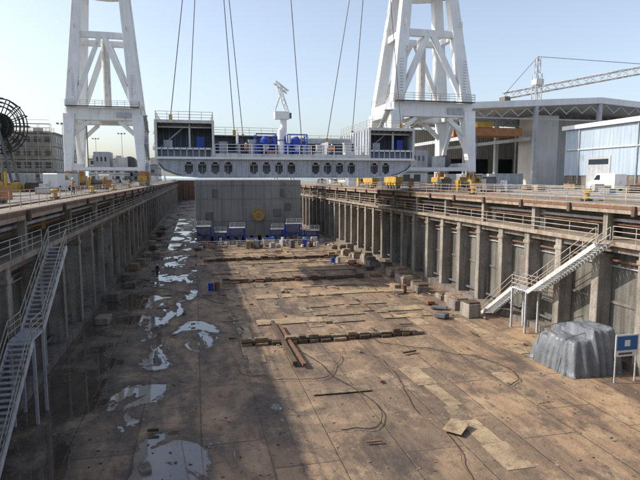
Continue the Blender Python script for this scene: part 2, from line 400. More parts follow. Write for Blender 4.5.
b=MB()
for i in range(330):
    y=16+(random.random()**.8)*90; x=random.uniform(XL+0.5,XR-1)
    if y<42 and random.random()<.75: continue
    a=random.choice([0,math.pi/2])+random.uniform(-.3,.3)
    l=random.uniform(0.15,.9)*(1+y/90); w=random.uniform(.05,.2); h=random.uniform(.03,.13)
    b.rbox(x,y,l,w,0.13,0.13+h,a,random.choice(['wood','rust','darkwood','steelD','board2','cope','darkwood','rust']))
for i in range(1400):
    x=random.uniform(XL+0.5,XR-1); y=13+(random.random()**1.2)*60; s_=random.uniform(.02,.08)
    b.rbox(x,y,s_*random.uniform(1,2.4),s_,0.0,s_*.5,random.uniform(0,3.1),random.choice(['rust','darkwood','cope','conc','board2']))
b.obj('floor_debris')
b=MB()
for i in range(6):
    x=random.uniform(-6,22); y=random.uniform(18,70); a=random.uniform(0,6.3); pts=[]
    for j in range(40):
        pts.append(Vector((x,y,0.14))); a+=random.uniform(-.4,.4); x+=math.cos(a)*.3; y+=math.sin(a)*.5
        x=max(XL+1,min(XR-2,x)); y=max(15,y)
    k=random.choice(['black','black','rust','black'])
    for p,q in zip(pts[:-1],pts[1:]): b.cyl(p,q,0.025,k,5,caps=False)
b.obj('hoses')
b=MB(); b.beam((12.2,23.6,0.16),(13.1,24.4,0.32),1.0,0.03,'board'); b.obj('plywood_sheet')
def drum(x,y,k,z=0.0,r=.3,h=.88):
    b=MB(); b.cyl((x,y,z+.01),(x,y,z+h),r,k,16)
    for t in(.02,.33,.66,.98): b.cyl((x,y,z+h*t),(x,y,z+h*t+.03),r+.02,k,16)
    b.obj('oil_drum')
for x,y,k in((1.5,62,'blue'),(2.2,62.4,'rust'),(20,78,'blue'),(21,78.5,'steelL'),(22.6,56,'rust')): drum(x,y,k)

# ---------------------------------------------------------------- tarp-covered stack and info sign
def tarp(x,y,wx,wy,h):
    n=64; vs=[];fs=[]
    for j in range(n+1):
        for i in range(n+1):
            u=i/n*2-1; v=j/n*2-1
            r=(abs(u)**6+abs(v)**6)**(1/6)
            px=x+u*wx/2; py=y+v*wy/2
            steps=h*(0.78 if u<-.1 else 1.0)*(1.0 if v<.3 else .85)
            k=min(1,max(0,(1-min(r,1))/.22)); hh=steps*(k**.55)
            ang=math.atan2(v,u); fold=0.10*math.sin(ang*22+5*N.noise(Vector((px*.7,py*.7,0))))*max(0,r-.55)*2
            px+=u*fold; py+=v*fold
            sag=0.14*N.noise(Vector((px*1.3,py*1.3,2)))+.06*N.noise(Vector((px*4,py*4,2)))
            vs.append((px,py,max(0.02,hh+(sag if k>.05 else 0.02))))
    for j in range(n):
        for i in range(n): a=j*(n+1)+i; fs.append((a,a+1,a+n+2,a+n+1))
    b=MB(); b.add(vs,fs,'tarp')
    for yy in(-.25,.3):
        p=[(x-wx*.52,y+yy*wy,.1),(x-wx*.40,y+yy*wy,h*.80),(x+wx*.40,y+yy*wy,h*1.03),(x+wx*.52,y+yy*wy,.1)]
        for q,r_ in zip(p[:-1],p[1:]): b.cyl(q,r_,.025,'cable',5)
    b.obj('tarp_covered_stack',smooth=True)
tarp(25.2,31.2,4.2,4.8,2.9)
b=MB(); sx,sy=26.1,27.7
for dx in(-.75,.75): b.cyl((sx+dx,sy,0),(sx+dx,sy,3.1),.05,'steelL',8)
b.box(sx-.85,sx+.85,sy-.06,sy-.02,1.7,3.1,'white'); b.box(sx-.75,sx+.75,sy-.075,sy-.062,2.1,3.0,'signblue'); b.box(sx-.2,sx+.2,sy-.085,sy-.077,2.35,2.75,'white')
b.box(sx-.6,sx+.4,sy-.075,sy-.062,1.82,1.95,'steelD')
b.obj('information_sign')

# ---------------------------------------------------------------- suspended hull block
def hull_block():
    e=empty('suspended_ship_block')
    ya,yb=67,81; XA,XB=-4.4,28.1
    prof=[(XA,15.25),(XA+.1,14.5),(XA+.9,13.7),(XA+2.4,13.1),(XA+5,12.85),(XB-5,12.85),(XB-2.4,13.1),(XB-.9,13.7),(XB-.1,14.5),(XB,15.25)]
    b=MB()
    b.prism(prof,ya+1.5,yb,'steel')
    for (p,q) in zip(prof[:-1],prof[1:]):
        b.beam((p[0],ya+.75,p[1]),(q[0],ya+.75,q[1]),1.5,0.12,'whitew')
    b.box(XA,XB,ya,ya+1.5,15.2,15.32,'white')
    b.box(XA-.05,XB+.05,ya+1.5,yb,15.25,15.33,'steel')
    # transverse floor with access openings
    f0,f1=ya+.3,ya+.36
    b.box(XA+.25,XB-.25,f0,f1,14.72,15.2,'girder'); b.box(XA+3.0,XB-3.0,f0,f1,12.95,13.3,'girder')
    b.prism([(XA+.25,14.72),(XA+1.0,13.85),(XA+2.5,13.25),(XA+3.0,13.2),(XA+3.0,14.72)],f0,f1,'girder')
    b.prism([(XB-.25,14.72),(XB-1.0,13.85),(XB-2.5,13.25),(XB-3.0,13.2),(XB-3.0,14.72)],f0,f1,'girder')
    x=XA+3.0; i=0; bay=1.56
    while x<XB-3.0-.1:
        x1=min(x+bay,XB-3.0)
        if i%5==4: b.box(x,x1,f0,f1,13.3,14.72,'girder')
        else:
            b.box(x,x+.3,f0,f1,13.3,14.72,'girder'); b.box(x1-.3,x1,f0,f1,13.3,14.72,'girder')
            for (xa,xb,za,zb) in((x+.3,x+.52,14.5,14.72),(x1-.52,x1-.3,14.5,14.72),(x+.3,x+.52,13.3,13.52),(x1-.52,x1-.3,13.3,13.52)): b.box(xa,xb,f0,f1,za,zb,'girder')
        b.box(x-.03,x+.03,f0-.14,f0-.002,12.95,15.19,'whitew' if i%5 in(0,4) else 'steelL')
        if i%2: b.cyl((x+.8,ya+1.3,13.0),(x+.8,ya+1.3,15.1),.1,'steelL',8)
        x=x1; i+=1
    b.cyl((XA+3,ya+.9,14.4),(XB-3,ya+.9,14.4),.12,'steelL',8)
    b.box(XA-.1,XB+.1,ya-.08,ya-.01,15.05,15.33,'white')
    b.obj('double_bottom',parent=e)
    def cell(x0,x1,zt,name):
        b=MB(); z0=15.34
        b.box(x0,x1,ya,yb,zt-.12,zt,'steel')
        b.box(x0,x0+.12,ya,yb,z0,zt-.12,'girder'); b.box(x1-.12,x1,ya,yb,z0,zt-.12,'girder')
        b.box(x0+.12,x1-.12,ya+4.5,ya+4.6,z0,zt-.12,'blueg')
        b.box(x0+.12,x1-.12,ya+.1,ya+4.5,z0+1.0,z0+1.08,'steelL')
        b.box(x0-.04,x1+.04,ya-.06,ya-.005,zt-.34,zt+.03,'whitew')
        b.box(x0-.04,x0+.25,ya-.06,ya-.005,z0,zt-.34,'whitew'); b.box(x1-.25,x1+.04,ya-.06,ya-.005,z0,zt-.34,'whitew')
        x=x0+.7
        while x<x1-.3:
            b.box(x-.04,x+.04,ya+.1,ya+4.5,zt-.45,zt-.12,'steel')
            b.box(x-.04,x+.04,ya+4.3,ya+4.49,z0+1.1,zt-.5,'girder')
            b.box(x-.05,x+.05,ya+.02,ya+.1,z0,z0+1.0,'steelL'); x+=.72
        b.box(x0+.13,x1-.13,ya+.6,ya+.65,z0,z0+.99,'blueg')
        b.box(x0+.13,x1-.13,ya+.02,ya+.14,z0+.85,z0+1.0,'white')
        xm=(x0*.42+x1*.58)
        b.beam((xm,ya+1,z0+1.08),(xm,ya+1,zt-.3),.22,.22,'whitew')
        b.beam((x0+.4,ya+2,z0+1.1),(xm-.5,ya+2,zt-.5),.15,.15,'steelL')
        b.box(x0+.13,x1-.13,ya+1.2,ya+1.28,zt-.7,zt-.12,'steel')
        b.cyl((x0+.3,ya+.9,zt-.75),(x1-.3,ya+.9,zt-.75),.09,'whitew',8)
        b.box(x1-2.0,x1-1.2,ya+1.0,ya+1.8,z0+1.1,z0+2.4,'blue'); b.box(x0+.9,x0+1.9,ya+1.2,ya+2,z0+1.1,z0+2.0,'steelL')
        y=ya+.5
        while y<yb:
            b.box(x0-.1,x0-.002,y,y+.08,z0,zt-.2,'steel'); y+=1.2
        b.obj(name,parent=e)
        r=MB(); r.railing([(x0+.1,ya+.1,zt),(x1-.1,ya+.1,zt),(x1-.1,yb-.1,zt)],'rail',1.0,1.4); r.railing([(x0+.1,ya+.1,zt),(x0+.1,yb-.1,zt)],'rail',1.0,1.4)
        r.obj('top_railing',parent=e)
    cell(XA,2.4,19.6,'port_side_tank'); cell(21.9,XB,19.2,'starboard_side_tank')
    b=MB()
    b.box(2.42,21.88,75.4,75.5,15.34,18.3,'girder'); b.box(2.42,12,73,81,18.3,18.42,'girder')
    b.box(12.2,21.88,74,81,17.5,17.62,'girder')
    x=2.8
    while x<21.7:
        b.box(x-.05,x+.05,75.1,75.39,15.34,18.25 if x<12 else 17.5,'steelL'); x+=.85
    for x in(5.5,12.1,17.2): b.box(x-.07,x+.07,69.5,75.1,15.34,18.3 if x<13 else 17.5,'girder')
    for x,zt in((3.6,17.2),(7.3,17.5),(14.2,16.9),(16.1,17.0),(19.8,17.3)):
        b.box(x-.5,x+.5,69.3,70.2,15.34,zt,'steelL'); b.box(x-.55,x+.55,69.25,70.25,zt,zt+.1,'whitew')
    b.box(2.42,21.88,67.05,67.2,15.34,15.75,'whitew')
    for k,(x,z) in enumerate(((4,15.9),(9,15.9),(15,15.9),(19,15.9))):
        b.box(x,x+1.2,68,68.9,15.34,z+.2*(k%2),random.choice(['steelL','rust','steelD','whitew']))
    for z,k in((16.4,'steelL'),(16.8,'blue'),(17.1,'rust')): b.cyl((2.5,74.8,z),(21.8,74.8,z),.1,k,8)
    b.obj('centre_deck_structure',parent=e)
    b=MB(); b.railing([(2.5,67.1,15.75),(21.8,67.1,15.75)],'white',1.1,1.5,r=.035); b.railing([(2.5,73.2,18.42),(12,73.2,18.42),(12,80.8,18.42)],'rail',1.0,1.5); b.railing([(12.3,74.2,17.62),(21.8,74.2,17.62)],'rail',1.0,1.5); b.obj('deck_railing',parent=e)
    b=MB()
    for x in(8.9,12.9):
        b.box(x-1.3,x+1.3,68.6,70.6,15.34,15.8,'blue'); b.cyl((x,69.6,15.8),(x,69.6,17.7),.6,'blue',16); b.cyl((x,69.6,17.7),(x,69.6,18.1),.6,'blue',16,r2=.25)
        b.cyl((x-1.1,69.2,15.8),(x-1.1,69.2,17.2),.3,'blue',12); b.cyl((x+1.1,69.8,15.8),(x+1.1,69.8,17.5),.28,'blue',12)
        b.cyl((x-1.1,69.2,16.9),(x+1.1,69.4,17.1),.13,'blue',8); b.cyl((x,68.95,16.7),(x,68.85,16.7),.4,'steelL',16)
        for z in(16.4,17.2): b.cyl((x,69.6,z),(x,69.6,z+.1),.66,'blue',16)
        for sx in(-1.25,1.25):
            for sy in(68.7,70.5): b.beam((x+sx,sy,15.8),(x+sx,sy,18.3),.12,.12,'blue')
            b.beam((x+sx,68.7,15.9),(x+sx,70.5,18.2),.09,.09,'blue')
        b.beam((x-1.25,68.7,18.3),(x+1.25,68.7,18.3),.13,.13,'blue'); b.beam((x-1.25,68.7,15.9),(x+1.25,68.7,18.2),.09,.09,'blue'); b.beam((x-1.25,68.7,17.0),(x+1.25,68.7,17.0),.1,.1,'blue')
    b.cyl((10.9,69.5,15.34),(10.9,69.5,18.9),.42,'white',16); b.cyl((10.9,69.5,18.9),(10.9,69.5,19.2),.42,'white',16,r2=.15); b.ring((10.9,69.5,17.6),(0,0,1),.47,.06,'steelD')
    b.obj('blue_pump_units',parent=e)
    b=MB()
    lugs=[(-2.6,68,19.6),(5.3,73.6,18.42),(-.6,80,19.6),(7.0,80,18.42),(14.6,74.6,17.62),(18.2,74.6,17.62),(26.6,68,19.2),(23.5,80,19.2)]
    for x,y,z in lugs: b.box(x-.2,x+.2,y-.08,y+.08,z,z+.7,'yellow')
    b.obj('lifting_lugs',parent=e)
    return lugs
lugs=hull_block()
hooks=[(2.6,73,62),(11.0,73,62),(24.5,73,58)]
b=MB()
asg=[0,0,0,0,1,2,2,2]
for l,a in zip(lugs,asg):
    h=hooks[a]; b.cyl((l[0],l[1],l[2]+.5),(h[0],h[1],h[2]),.055,'cable',6)
for h in hooks:
    b.cyl((h[0],h[1]-.4,h[2]+.8),(h[0],h[1]+.4,h[2]+.8),1.0,'yellow',16); b.cyl(h,(h[0],h[1],h[2]+1),.3,'steelD',8)
b.obj('lifting_cables')

# ---------------------------------------------------------------- keel block resting in dock
def keel_block():
    e=empty('ship_keel_block'); b=MB()
    ya,yb=110,134; x0,x1=0.0,21.3
    prof=[(x0,12.4),(x0,2.6),(x0+1,1.5),(x0+3,1.1),(x1-3,1.1),(x1-1,1.5),(x1,2.6),(x1,12.4)]
    b.prism(prof,ya,yb,'keelst')
    for z in(4.1,8.6,11.3): b.box(x0-.03,x1+.03,ya-.08,ya-.005,z,z+.1,'keelst')
    x=x0+1; i=0
    while x<x1:
        if i%3==0: b.box(x-.05,x+.05,ya-.14,ya-.004,2.2,12.2,'keelst')
        x+=1.4; i+=1
    for x in(x0+3.4,x0+17): b.box(x,x+.9,ya-.16,ya-.008,9.0,10.6,'steelD')
    for (x,z,w,h) in((2,4.4,1.4,1.6),(15.6,5.0,1.6,1.5),(18,6.2,1.2,1.4)): b.box(x,x+w,ya-.16,ya-.01,z,z+h,'steelD')
    b.obj('hull_section',parent=e,bevel=.03)
    b=MB(); b.cyl((12.4,ya-.9,5.4),(12.4,ya,5.4),1.25,'yellow',24); b.ring((12.4,ya-.95,5.4),(0,1,0),1.2,.12,'wood',24); b.cyl((12.4,ya-1.05,5.4),(12.4,ya-.91,5.4),.5,'wood',16)
    for i in range(8):
        t=i*math.pi/4; b.beam((12.4,ya-.94,5.4),(12.4+1.2*math.cos(t),ya-.94,5.4+1.2*math.sin(t)),.06,.06,'wood')
    b.obj('thruster_tunnel_cover',parent=e)
    b=MB()
    for i in range(14):
        for y in(ya-.5,ya+8,ya+18): b.box(i*1.6+.2,i*1.6+1.1,y,y+1.2,0.01,1.09,'wood' if i%2 else 'cope')
    b.obj('support_blocks',parent=e)
keel_block()
def trestle(x,y,w,h,d):
    b=MB()
    for sx in(0,w):
        for sy in(0,d): b.beam((x+sx,y+sy,0.01),(x+sx,y+sy,h),.16,.16,'blue')
        b.beam((x+sx,y,.3),(x+sx,y+d,h-.3),.1,.1,'blue')
    for z in(h*.5,h):
        b.beam((x,y,z),(x+w,y,z),.14,.14,'blue'); b.beam((x,y+d,z),(x+w,y+d,z),.14,.14,'blue')
    b.beam((x,y,.3),(x+w,y,h-.2),.1,.1,'blue'); b.box(x-.1,x+w+.1,y-.1,y+d+.1,h+.08,h+.16,'steelL')
    b.railing([(x,y,h+.16),(x+w,y,h+.16)],'steelL',1,1.0,r=.05)
    b.obj('blue_trestle')
for x,w,h in((0.2,2.6,3.4),(3.6,2.2,2.2),(6.5,2.8,3.0),(14.6,2.4,2.6),(17.6,3.0,3.6),(21.6,2.6,2.2)): trestle(x,105.6,w,h,2)
for x,y in((9.5,104),(12.6,103),(19.5,102.5)):
    b=MB(); b.box(x,x+2.2,y,y+1.3,.1,1.2,random.choice(['blue','steelL'])); b.box(x-.05,x+2.25,y-.05,y+1.35,1.2,1.3,'blue'); b.box(x+.1,x+.4,y,y+1.3,0,.1,'black'); b.box(x+1.8,x+2.1,y,y+1.3,0,.1,'black'); b.box(x+.3,x+.9,y-.02,y-.005,.4,1.0,'yellow')
    b.obj('tool_container')
b=MB()
for i in range(60):
    x=random.uniform(0,25); y=random.uniform(97,105); w=random.uniform(.3,1.3); b.rbox(x,y,w,random.uniform(.3,.9),.1,random.uniform(.3,1.5),random.uniform(0,3),random.choice(['steelL','steelD','rust','wood','blue','whitew','darkwood']))
b.obj('stacked_materials')
rb=MB(); rb.railing([(0,100.8,0.05),(22,100.8,0.05)],'white',1.1,2,r=.04); rb.obj('barrier_railing')

# ---------------------------------------------------------------- portal cranes
def crane(cx,cy,W,H,Ht,target,tp=.55,S=None,dep=.42):
    e=empty('portal_crane'); z0=ZC+.1; a=W/2; d=W*dep
    S=S or W/19
    b=MB()
    for sx in(-1,1):
        for sy in(-1,1):
            x=cx+sx*a; y=cy+sy*d
            b.box(x-.7*S,x+.7*S,y-3.2*S,y+3.2*S,z0+1.1*S,z0+2.2*S,'yellow')
            for k in(-2.2,-.8,.8,2.2):
                b.cyl((x-.35,y+k*S,z0+.5*S),(x+.35,y+k*S,z0+.5*S),.5*S,'steelD',14)
                b.box(x-.55*S,x+.55*S,y+(k-.5)*S,y+(k+.5)*S,z0+.6*S,z0+1.1*S,'yellow')
            b.box(x-.5*S,x+.5*S,y-.9*S,y+.9*S,z0+2.2*S,z0+3.2*S,'orange')
    b.obj('bogies',parent=e)
    b=MB(); zr=z0+H; r1=.93
    for sx in(-1,1):
        for sy in(-1,1):
            b.beam((cx+sx*a,cy+sy*d,z0+3.0*S),(cx+sx*a*r1,cy+sy*d*.8,zr),1.4*S,1.4*S,'white',2.4*S,2.4*S)
        b.beam((cx+sx*a,cy-d,z0+4.2*S),(cx+sx*a,cy+d,z0+4.2*S),1.3*S,1.5*S,'white')
        b.beam((cx+sx*a*.98,cy-d,z0+4.6*S),(cx+sx*a*r1,cy,zr-.8),.7*S,.7*S,'white')
        b.beam((cx+sx*a*.98,cy+d,z0+4.6*S),(cx+sx*a*r1,cy,zr-.8),.7*S,.7*S,'white')
    for sy in(-1,1):
        b.beam((cx-a,cy+sy*d*.8,zr+.2),(cx+a,cy+sy*d*.8,zr+.2),2.0*S,2.7*S,'white')
        b.beam((cx-a*.95,cy+sy*d*.85,zr-5.0*S),(cx-a*.4,cy+sy*d*.8,zr-1.2*S),.8*S,.8*S,'white')
        b.beam((cx+a*.95,cy+sy*d*.85,zr-5.0*S),(cx+a*.4,cy+sy*d*.8,zr-1.2*S),.8*S,.8*S,'white')
    for sx in(-1,1): b.beam((cx+sx*a*r1,cy-d*.8,zr+.2),(cx+sx*a*r1,cy+d*.8,zr+.2),2.0*S,2.6*S,'white')
    b.box(cx-a*.3,cx+a*.3,cy-d*.8,cy+d*.8,zr-.6,zr+.9*S,'whitew')
    b.obj('portal_frame',bevel=.06,parent=e)
    b=MB(); zt=z0+Ht
    for sx in(-1,1):
        for sy in(-1,1):
            b.beam((cx+sx*a*.88,cy+sy*d*.78,zr+1.4*S),(cx+sx*a*tp,cy+sy*d*.45,zt),2.3*S,2.1*S,'white',1.9*S,1.7*S)
        for sy in(-1,1):
            b.beam((cx+sx*a*.84,cy+sy*d*.78,zr+1.6*S),(cx+sx*a*.08,cy+sy*d*.6,zr+(zt-zr)*.60),1.1*S,1.0*S,'white')
    zz=zr+(zt-zr)*.62; t=.88+(tp-.88)*.6; ty=.78+(.45-.78)*.6
    for sy in(-1,1): b.beam((cx-a*t,cy+sy*d*ty,zz),(cx+a*t,cy+sy*d*ty,zz),1.0*S,1.3*S,'white')
    for sx in(-1,1): b.beam((cx+sx*a*t,cy-d*ty,zz),(cx+sx*a*t,cy+d*ty,zz),1.0*S,1.3*S,'white')
    b.cyl((cx,cy,zr),(cx,cy,zz),.9*S,'whitew',16)
    b.cyl((cx,cy,zt-.6*S),(cx,cy,zt+1.2*S),a*(tp+.18),'white',32)
    b.obj('tower_legs',bevel=.05,parent=e)
    b=MB()
    b.railing([(cx-a,cy-d-.6*S,zr+1.8*S),(cx+a,cy-d-.6*S,zr+1.8*S),(cx+a,cy+d,zr+1.8*S)],'rail',1.1,1.5,r=.04)
    b.railing([(cx-a,cy-d-.6*S,zr+1.8*S),(cx-a,cy+d,zr+1.8*S)],'rail',1.1,1.5,r=.04)
    b.box(cx-a,cx+a,cy-d-.9*S,cy-d*.8-1.0*S,zr+1.6*S,zr+1.72*S,'steelD')
    for i in range(4):
        zA=z0+3*S+i*(H-3*S)/4; zB=z0+3*S+(i+1)*(H-3*S)/4; yy=(cy-d*.9,cy-d*.3)
        if i%2: yy=yy[::-1]
        xx=cx+a*.98+1.2*S if cx<0 else cx-a*.98-1.2*S
        b.beam((xx,yy[0],zA),(xx,yy[1],zB),.7,.15,'steelL')
        b.cyl((xx,yy[0],zA+1),(xx,yy[1],zB+1),.05,'rail',5); b.box(xx-.6,xx+.6,yy[1]-.6,yy[1]+.6,zB-.08,zB,'steelL')
    for sx in(-1,1):
        xx=cx+sx*a*.7; b.railing([(xx,cy-d*.9,zz+.7),(xx,cy+d*.9,zz+.7)],'rail',1.0,1.5,r=.035)
        for j in range(14): b.box(cx+sx*a*.80-.3,cx+sx*a*.80+.3,cy-d*.72-1.25*S,cy-d*.72-1.2*S,zr+2.6*S+j*.45,zr+2.6*S+j*.45+.05,'steelD')
    b.cyl((cx-a*.5,cy-d*.78,z0+4*S),(cx-a*.5,cy-d*.78,zr),.12,'steelD',6)
    b.box(cx+a*.35,cx+a*.75,cy-d*.8-1.35*S,cy-d*.8-1.03*S,zr-.5,zr+.5,'steelL')
    b.obj('platforms_and_ladders',parent=e)
    b=MB()
    b.box(cx-a*.4,cx+a*.05,cy-d*.5,cy+d*.3,z0+4.0*S,z0+7.5*S,'steelL'); b.box(cx-a*.75,cx+a*.75,cy-d*.55,cy+d*.55,z0+3.4*S,z0+3.95*S,'steelD')
    b.box(cx+a*.2,cx+a*.55,cy-d*.4,cy+d*.3,z0+4.0*S,z0+6.3*S,'whitew'); b.cyl((cx+a*.6,cy-d*.3,z0+5.3*S),(cx+a*.6,cy+d*.3,z0+5.3*S),1.3*S,'steelD',18)
    for k in(0.3,.6,.9): b.box(cx-a*.38+k*a*.38-.4,cx-a*.38+k*a*.38,cy-d*.5-.03,cy-d*.5-.005,z0+5.4*S,z0+6.4*S,'glass')
    b.beam((cx-a,cy-d,z0+3.7*S),(cx+a,cy-d,z0+3.7*S),.8*S,.7*S,'white'); b.beam((cx-a,cy+d,z0+3.7*S),(cx+a,cy+d,z0+3.7*S),.8*S,.7*S,'white')
    b.obj('machinery_platform',parent=e)
    T=Vector(target); C=Vector((cx,cy,zt+1.2*S)); dd=(T-C); dd.z=0; dd.normalize(); sd=Vector((-dd.y,dd.x,0))
    b=MB()
    def ob(c,l,w,h,k): b.beam(c-dd*l/2,c+dd*l/2,w,h,k)
    ob(C-dd*3*S+Vector((0,0,3*S)),13*S,7*S,5.8*S,'white'); ob(C-dd*9.5*S+Vector((0,0,2*S)),4*S,7*S,4*S,'steelD')
    cab=C+dd*6*S+sd*3.5*S+Vector((0,0,1.4*S)); ob(cab,2.6*S,2.4*S,2.6*S,'whitew'); ob(cab+dd*.2*S+Vector((0,0,.3*S)),2.4*S,2.5*S,1.1*S,'glass')
    top=C-dd*3*S+Vector((0,0,19*S))
    for q in(-1,1):
        b.beam(C+dd*3*S+sd*q*3*S+Vector((0,0,5.8*S)),top+sd*q*.8*S,1*S,1*S,'white'); b.beam(C-dd*9*S+sd*q*3*S+Vector((0,0,5*S)),top+sd*q*.8*S,.9*S,.9*S,'white')
    b.lattice(C+dd*5*S+Vector((0,0,5*S)),T,3.2*S,3.2*S,'white',3.5*S,.25*S,.13*S)
    for q in(-1,1): b.cyl(top+sd*q*.6,T+sd*q*.4,.07,'cable',5)
    b.obj('slewing_house_and_jib',parent=e)
crane(-18.8,133,15.0,15.3,43,(3.5,75,88),S=1.0,dep=.46,tp=.6)
crane(38.3,89,13.8,12.6,33,(23,75,82),S=.85,dep=.42,tp=.55)
b=MB()
for h,t in((hooks[0],(3.5,75,88)),(hooks[1],(3.5,75,88)),(hooks[2],(23,75,82))):
    for q in(-.4,.4): b.cyl((h[0]+q,h[1],h[2]+1),(t[0]+q,t[1],t[2]),.06,'cable',5)
b.obj('hoist_ropes')

def small_crane(x,y,z,H,k):
    b=MB()
    for sx in(-1,1):
        for sy in(-1,1): b.beam((x+sx*4,y+sy*4,z),(x+sx*1.8,y+sy*1.8,z+H*.45),.9,.9,k)
    b.box(x-2.6,x+2.6,y-2.6,y+2.6,z+H*.43,z+H*.48,k); b.cyl((x,y,z+H*.45),(x,y,z+H*.72),1.5,k,12); b.box(x-4.2,x+2.4,y-2.2,y+2.2,z+H*.68,z+H*.76,k)
    b.box(x+2.4,x+3.6,y-1,y+1,z+H*.69,z+H*.75,'glass')
    b.lattice((x+1.6,y,z+H*.76),(x-2.6,y,z+H*1.06),1.6,1.6,k,2,.22,.14); b.beam((x-4,y,z+H*.76),(x-.8,y,z+H*.98),.6,.6,k); b.lattice((x-3.8,y,z+H*1.07),(x+2.0,y,z+H*.97),1.4,1.4,k,2,.25,.16)
    b.obj('harbour_crane')
small_crane(40.5,250,ZC,42,'white')
small_crane(-25,420,10,34,'white')
b=MB(); 
b.lattice((121,177,ZC),(121,177,50),2.4,2.4,'steelL',3,.2,.1)
b.lattice((118,194,44.5),(158,148,50.5),2.0,2.2,'steelL',2.5,.22,.13); b.cyl((121,177,56),(150,157,50.6),.1,'cable',5); b.cyl((121,177,56),(118,193,45),.1,'cable',5)
b.lattice((121,177,50),(121,177,56),1.4,1.4,'steelL',2,.18,.1); b.box(119.5,122.5,175,178,46,48,'whitew'); b.box(117,119.5,191,195,41.5,44,'conc')
b.obj('tower_crane')

# ---------------------------------------------------------------- buildings right
e=empty('assembly_hall')
b=MB(); hx0,hx1,hy0,hy1=60,128,112,165; zt=29.5
b.prism([(hx0-1,zt-1.4),(hx0-1,zt),(hx0+34,zt+2.2),(hx1,zt),(hx1,zt-1.4),(hx0+34,zt+.8)],hy0,hy1,'white')
b.obj('roof',parent=e)
b=MB(); b.box(hx0,hx1,hy1-1,hy1-.02,ZC,zt-1.5,'cladw'); b.box(hx1-.8,hx1-.02,hy0,hy1-1.01,ZC,zt-1.5,'cladw')
b.box(hx0+19,hx0+25,hy0+3,hy0+10,ZC,zt-2,'bldw'); b.box(hx0+27,hx1-1,hy0+14,hy0+15,ZC,zt-1.6,'cladw')
for x in range(6): b.box(hx0+3+x*9,hx0+8+x*9,hy1-1.12,hy1-1.005,ZC+3,ZC+8,'glass')
b.obj('walls',parent=e)
b=MB()
for x in(0.4,17,34,51,67):
    for y in(0.5,17,34): 
        b.box(hx0+x-.45,hx0+x+.45,hy0+y-.45,hy0+y+.45,ZC,zt-1.35+ (.06*x if x<=34 else .06*(68-x)),'steelL')
for y in(0.5,17,34):
    for i in range(16):
        x=hx0+i*4.2; zc=zt-2.2+(0.06*(i*4.2) if i<8 else .06*(68-i*4.2)); b.beam((x,hy0+y,zc-1),(x+2.1,hy0+y,zc+.6),.2,.2,'steelL'); b.beam((x+2.1,hy0+y,zc+.6),(x+4.2,hy0+y,zc-1),.2,.2,'steelL')
    b.beam((hx0,hy0+y,zt-3.2),(hx0+67,hy0+y,zt-3.2),.3,.3,'steelL')
b.obj('columns_and_trusses',parent=e)
b=MB(); b.box(hx0+.8,hx0+16,hy0+4,hy0+5.2,zt-6.8,zt-5,'orange'); b.box(hx0+.8,hx0+16,hy0+9,hy0+10.2,zt-6.8,zt-5,'orange'); b.box(hx0+4,hx0+8,hy0+3.5,hy0+11,zt-4.99,zt-3.8,'yellow'); b.cyl((hx0+6,hy0+7,zt-7),(hx0+6,hy0+7,zt-12),.1,'cable',5)
b.box(hx0-.1,hx0+.6,hy0+1,hy1-2,zt-8.0,zt-7.2,'steelL'); b.box(hx0+16,hx0+16.7,hy0+1,hy1-2,zt-8.0,zt-7.2,'steelL')
b.obj('overhead_gantry_crane',parent=e)
e=empty('corrugated_shed')
b=MB(); b.box(61,96,30,80.5,ZC+2.2,21.0,'clad'); b.box(61.1,95.9,30.1,80.4,ZC,ZC+2.19,'conc'); b.obj('walls',parent=e)
b=MB(); b.prism([(60.6,21.003),(60.6,21.35),(78.5,24),(96.4,21.35),(96.4,21.003)],29.6,80.9,'whitew'); b.box(60.5,60.6,29.6,80.9,20.7,21.36,'white'); b.obj('roof',parent=e)
b=MB()
for y in(34,46,58,70): b.box(60.9,61.0,y,y+5,ZC+.05,ZC+5.2,'steelL'); b.box(60.86,60.9,y+.4,y+4.6,ZC+3.9,ZC+4.7,'glass')
for y in(41,53,65,77): b.cyl((60.85,y,ZC),(60.85,y,20.9),.1,'steelL',6)
b.box(60.8,60.98,30.2,80.2,ZC+6.3,ZC+6.5,'whitew')
b.obj('doors_and_pipes',parent=e)

def building(name,x0,x1,y0,y1,zt,k,st=3.4,wn=1.6,sp=2.6,roof='roofd'):
    e=empty(name); b=MB(); b.box(x0,x1,y0,y1,ZC,zt,k); 
    b.box(x0-.2,x1+.2,y0-.2,y1+.2,zt,zt+.5,roof)
    z=ZC+st
    while z<zt-1: b.box(x0-.06,x1+.06,y0-.06,y1+.06,z-.15,z+.1,'conc'); z+=st
    b.obj('walls',parent=e); b=MB(); z=ZC+1
    while z+1.7<zt:
        x=x0+1
        while x+wn<x1-.3: 
            b.box(x,x+wn,y0-.09,y0-.01,z,z+1.6,'glass'); b.box(x-.1,x+wn+.1,y0-.16,y0-.01,z-.14,z-.02,'bldw'); x+=sp
        y=y0+1
        while y+wn<y1:
            for xx in(x0-.09,x1+.01): b.box(xx,xx+.08,y,y+wn,z,z+1.6,'glass')
            y+=sp
        z+=st
    b.obj('windows',parent=e)
    b=MB()
    for i in range(3):
        x=x0+(x1-x0)*(i+.5)/3; b.box(x-1,x+1,y0+3,y0+5,zt+.5,zt+1.9,'steelL')
    b.railing([(x0,y0,zt+.5),(x1,y0,zt+.5)],'rail',1.1,2,r=.05); b.obj('roof_plant',parent=e)
building('office_building',-66,-36.5,160,190,24.5,'bld')
building('office_building',-60,-42,196,230,21,'bldw')
building('workshop_building',-46,-31,260,300,21,'bldw')
building('workshop_building',-30,-18,285,318,19,'bld')
building('workshop_building',-120,-70,120,150,22,'cladw')
building('warehouse_building',-95,-60,300,330,24,'bldw',5)
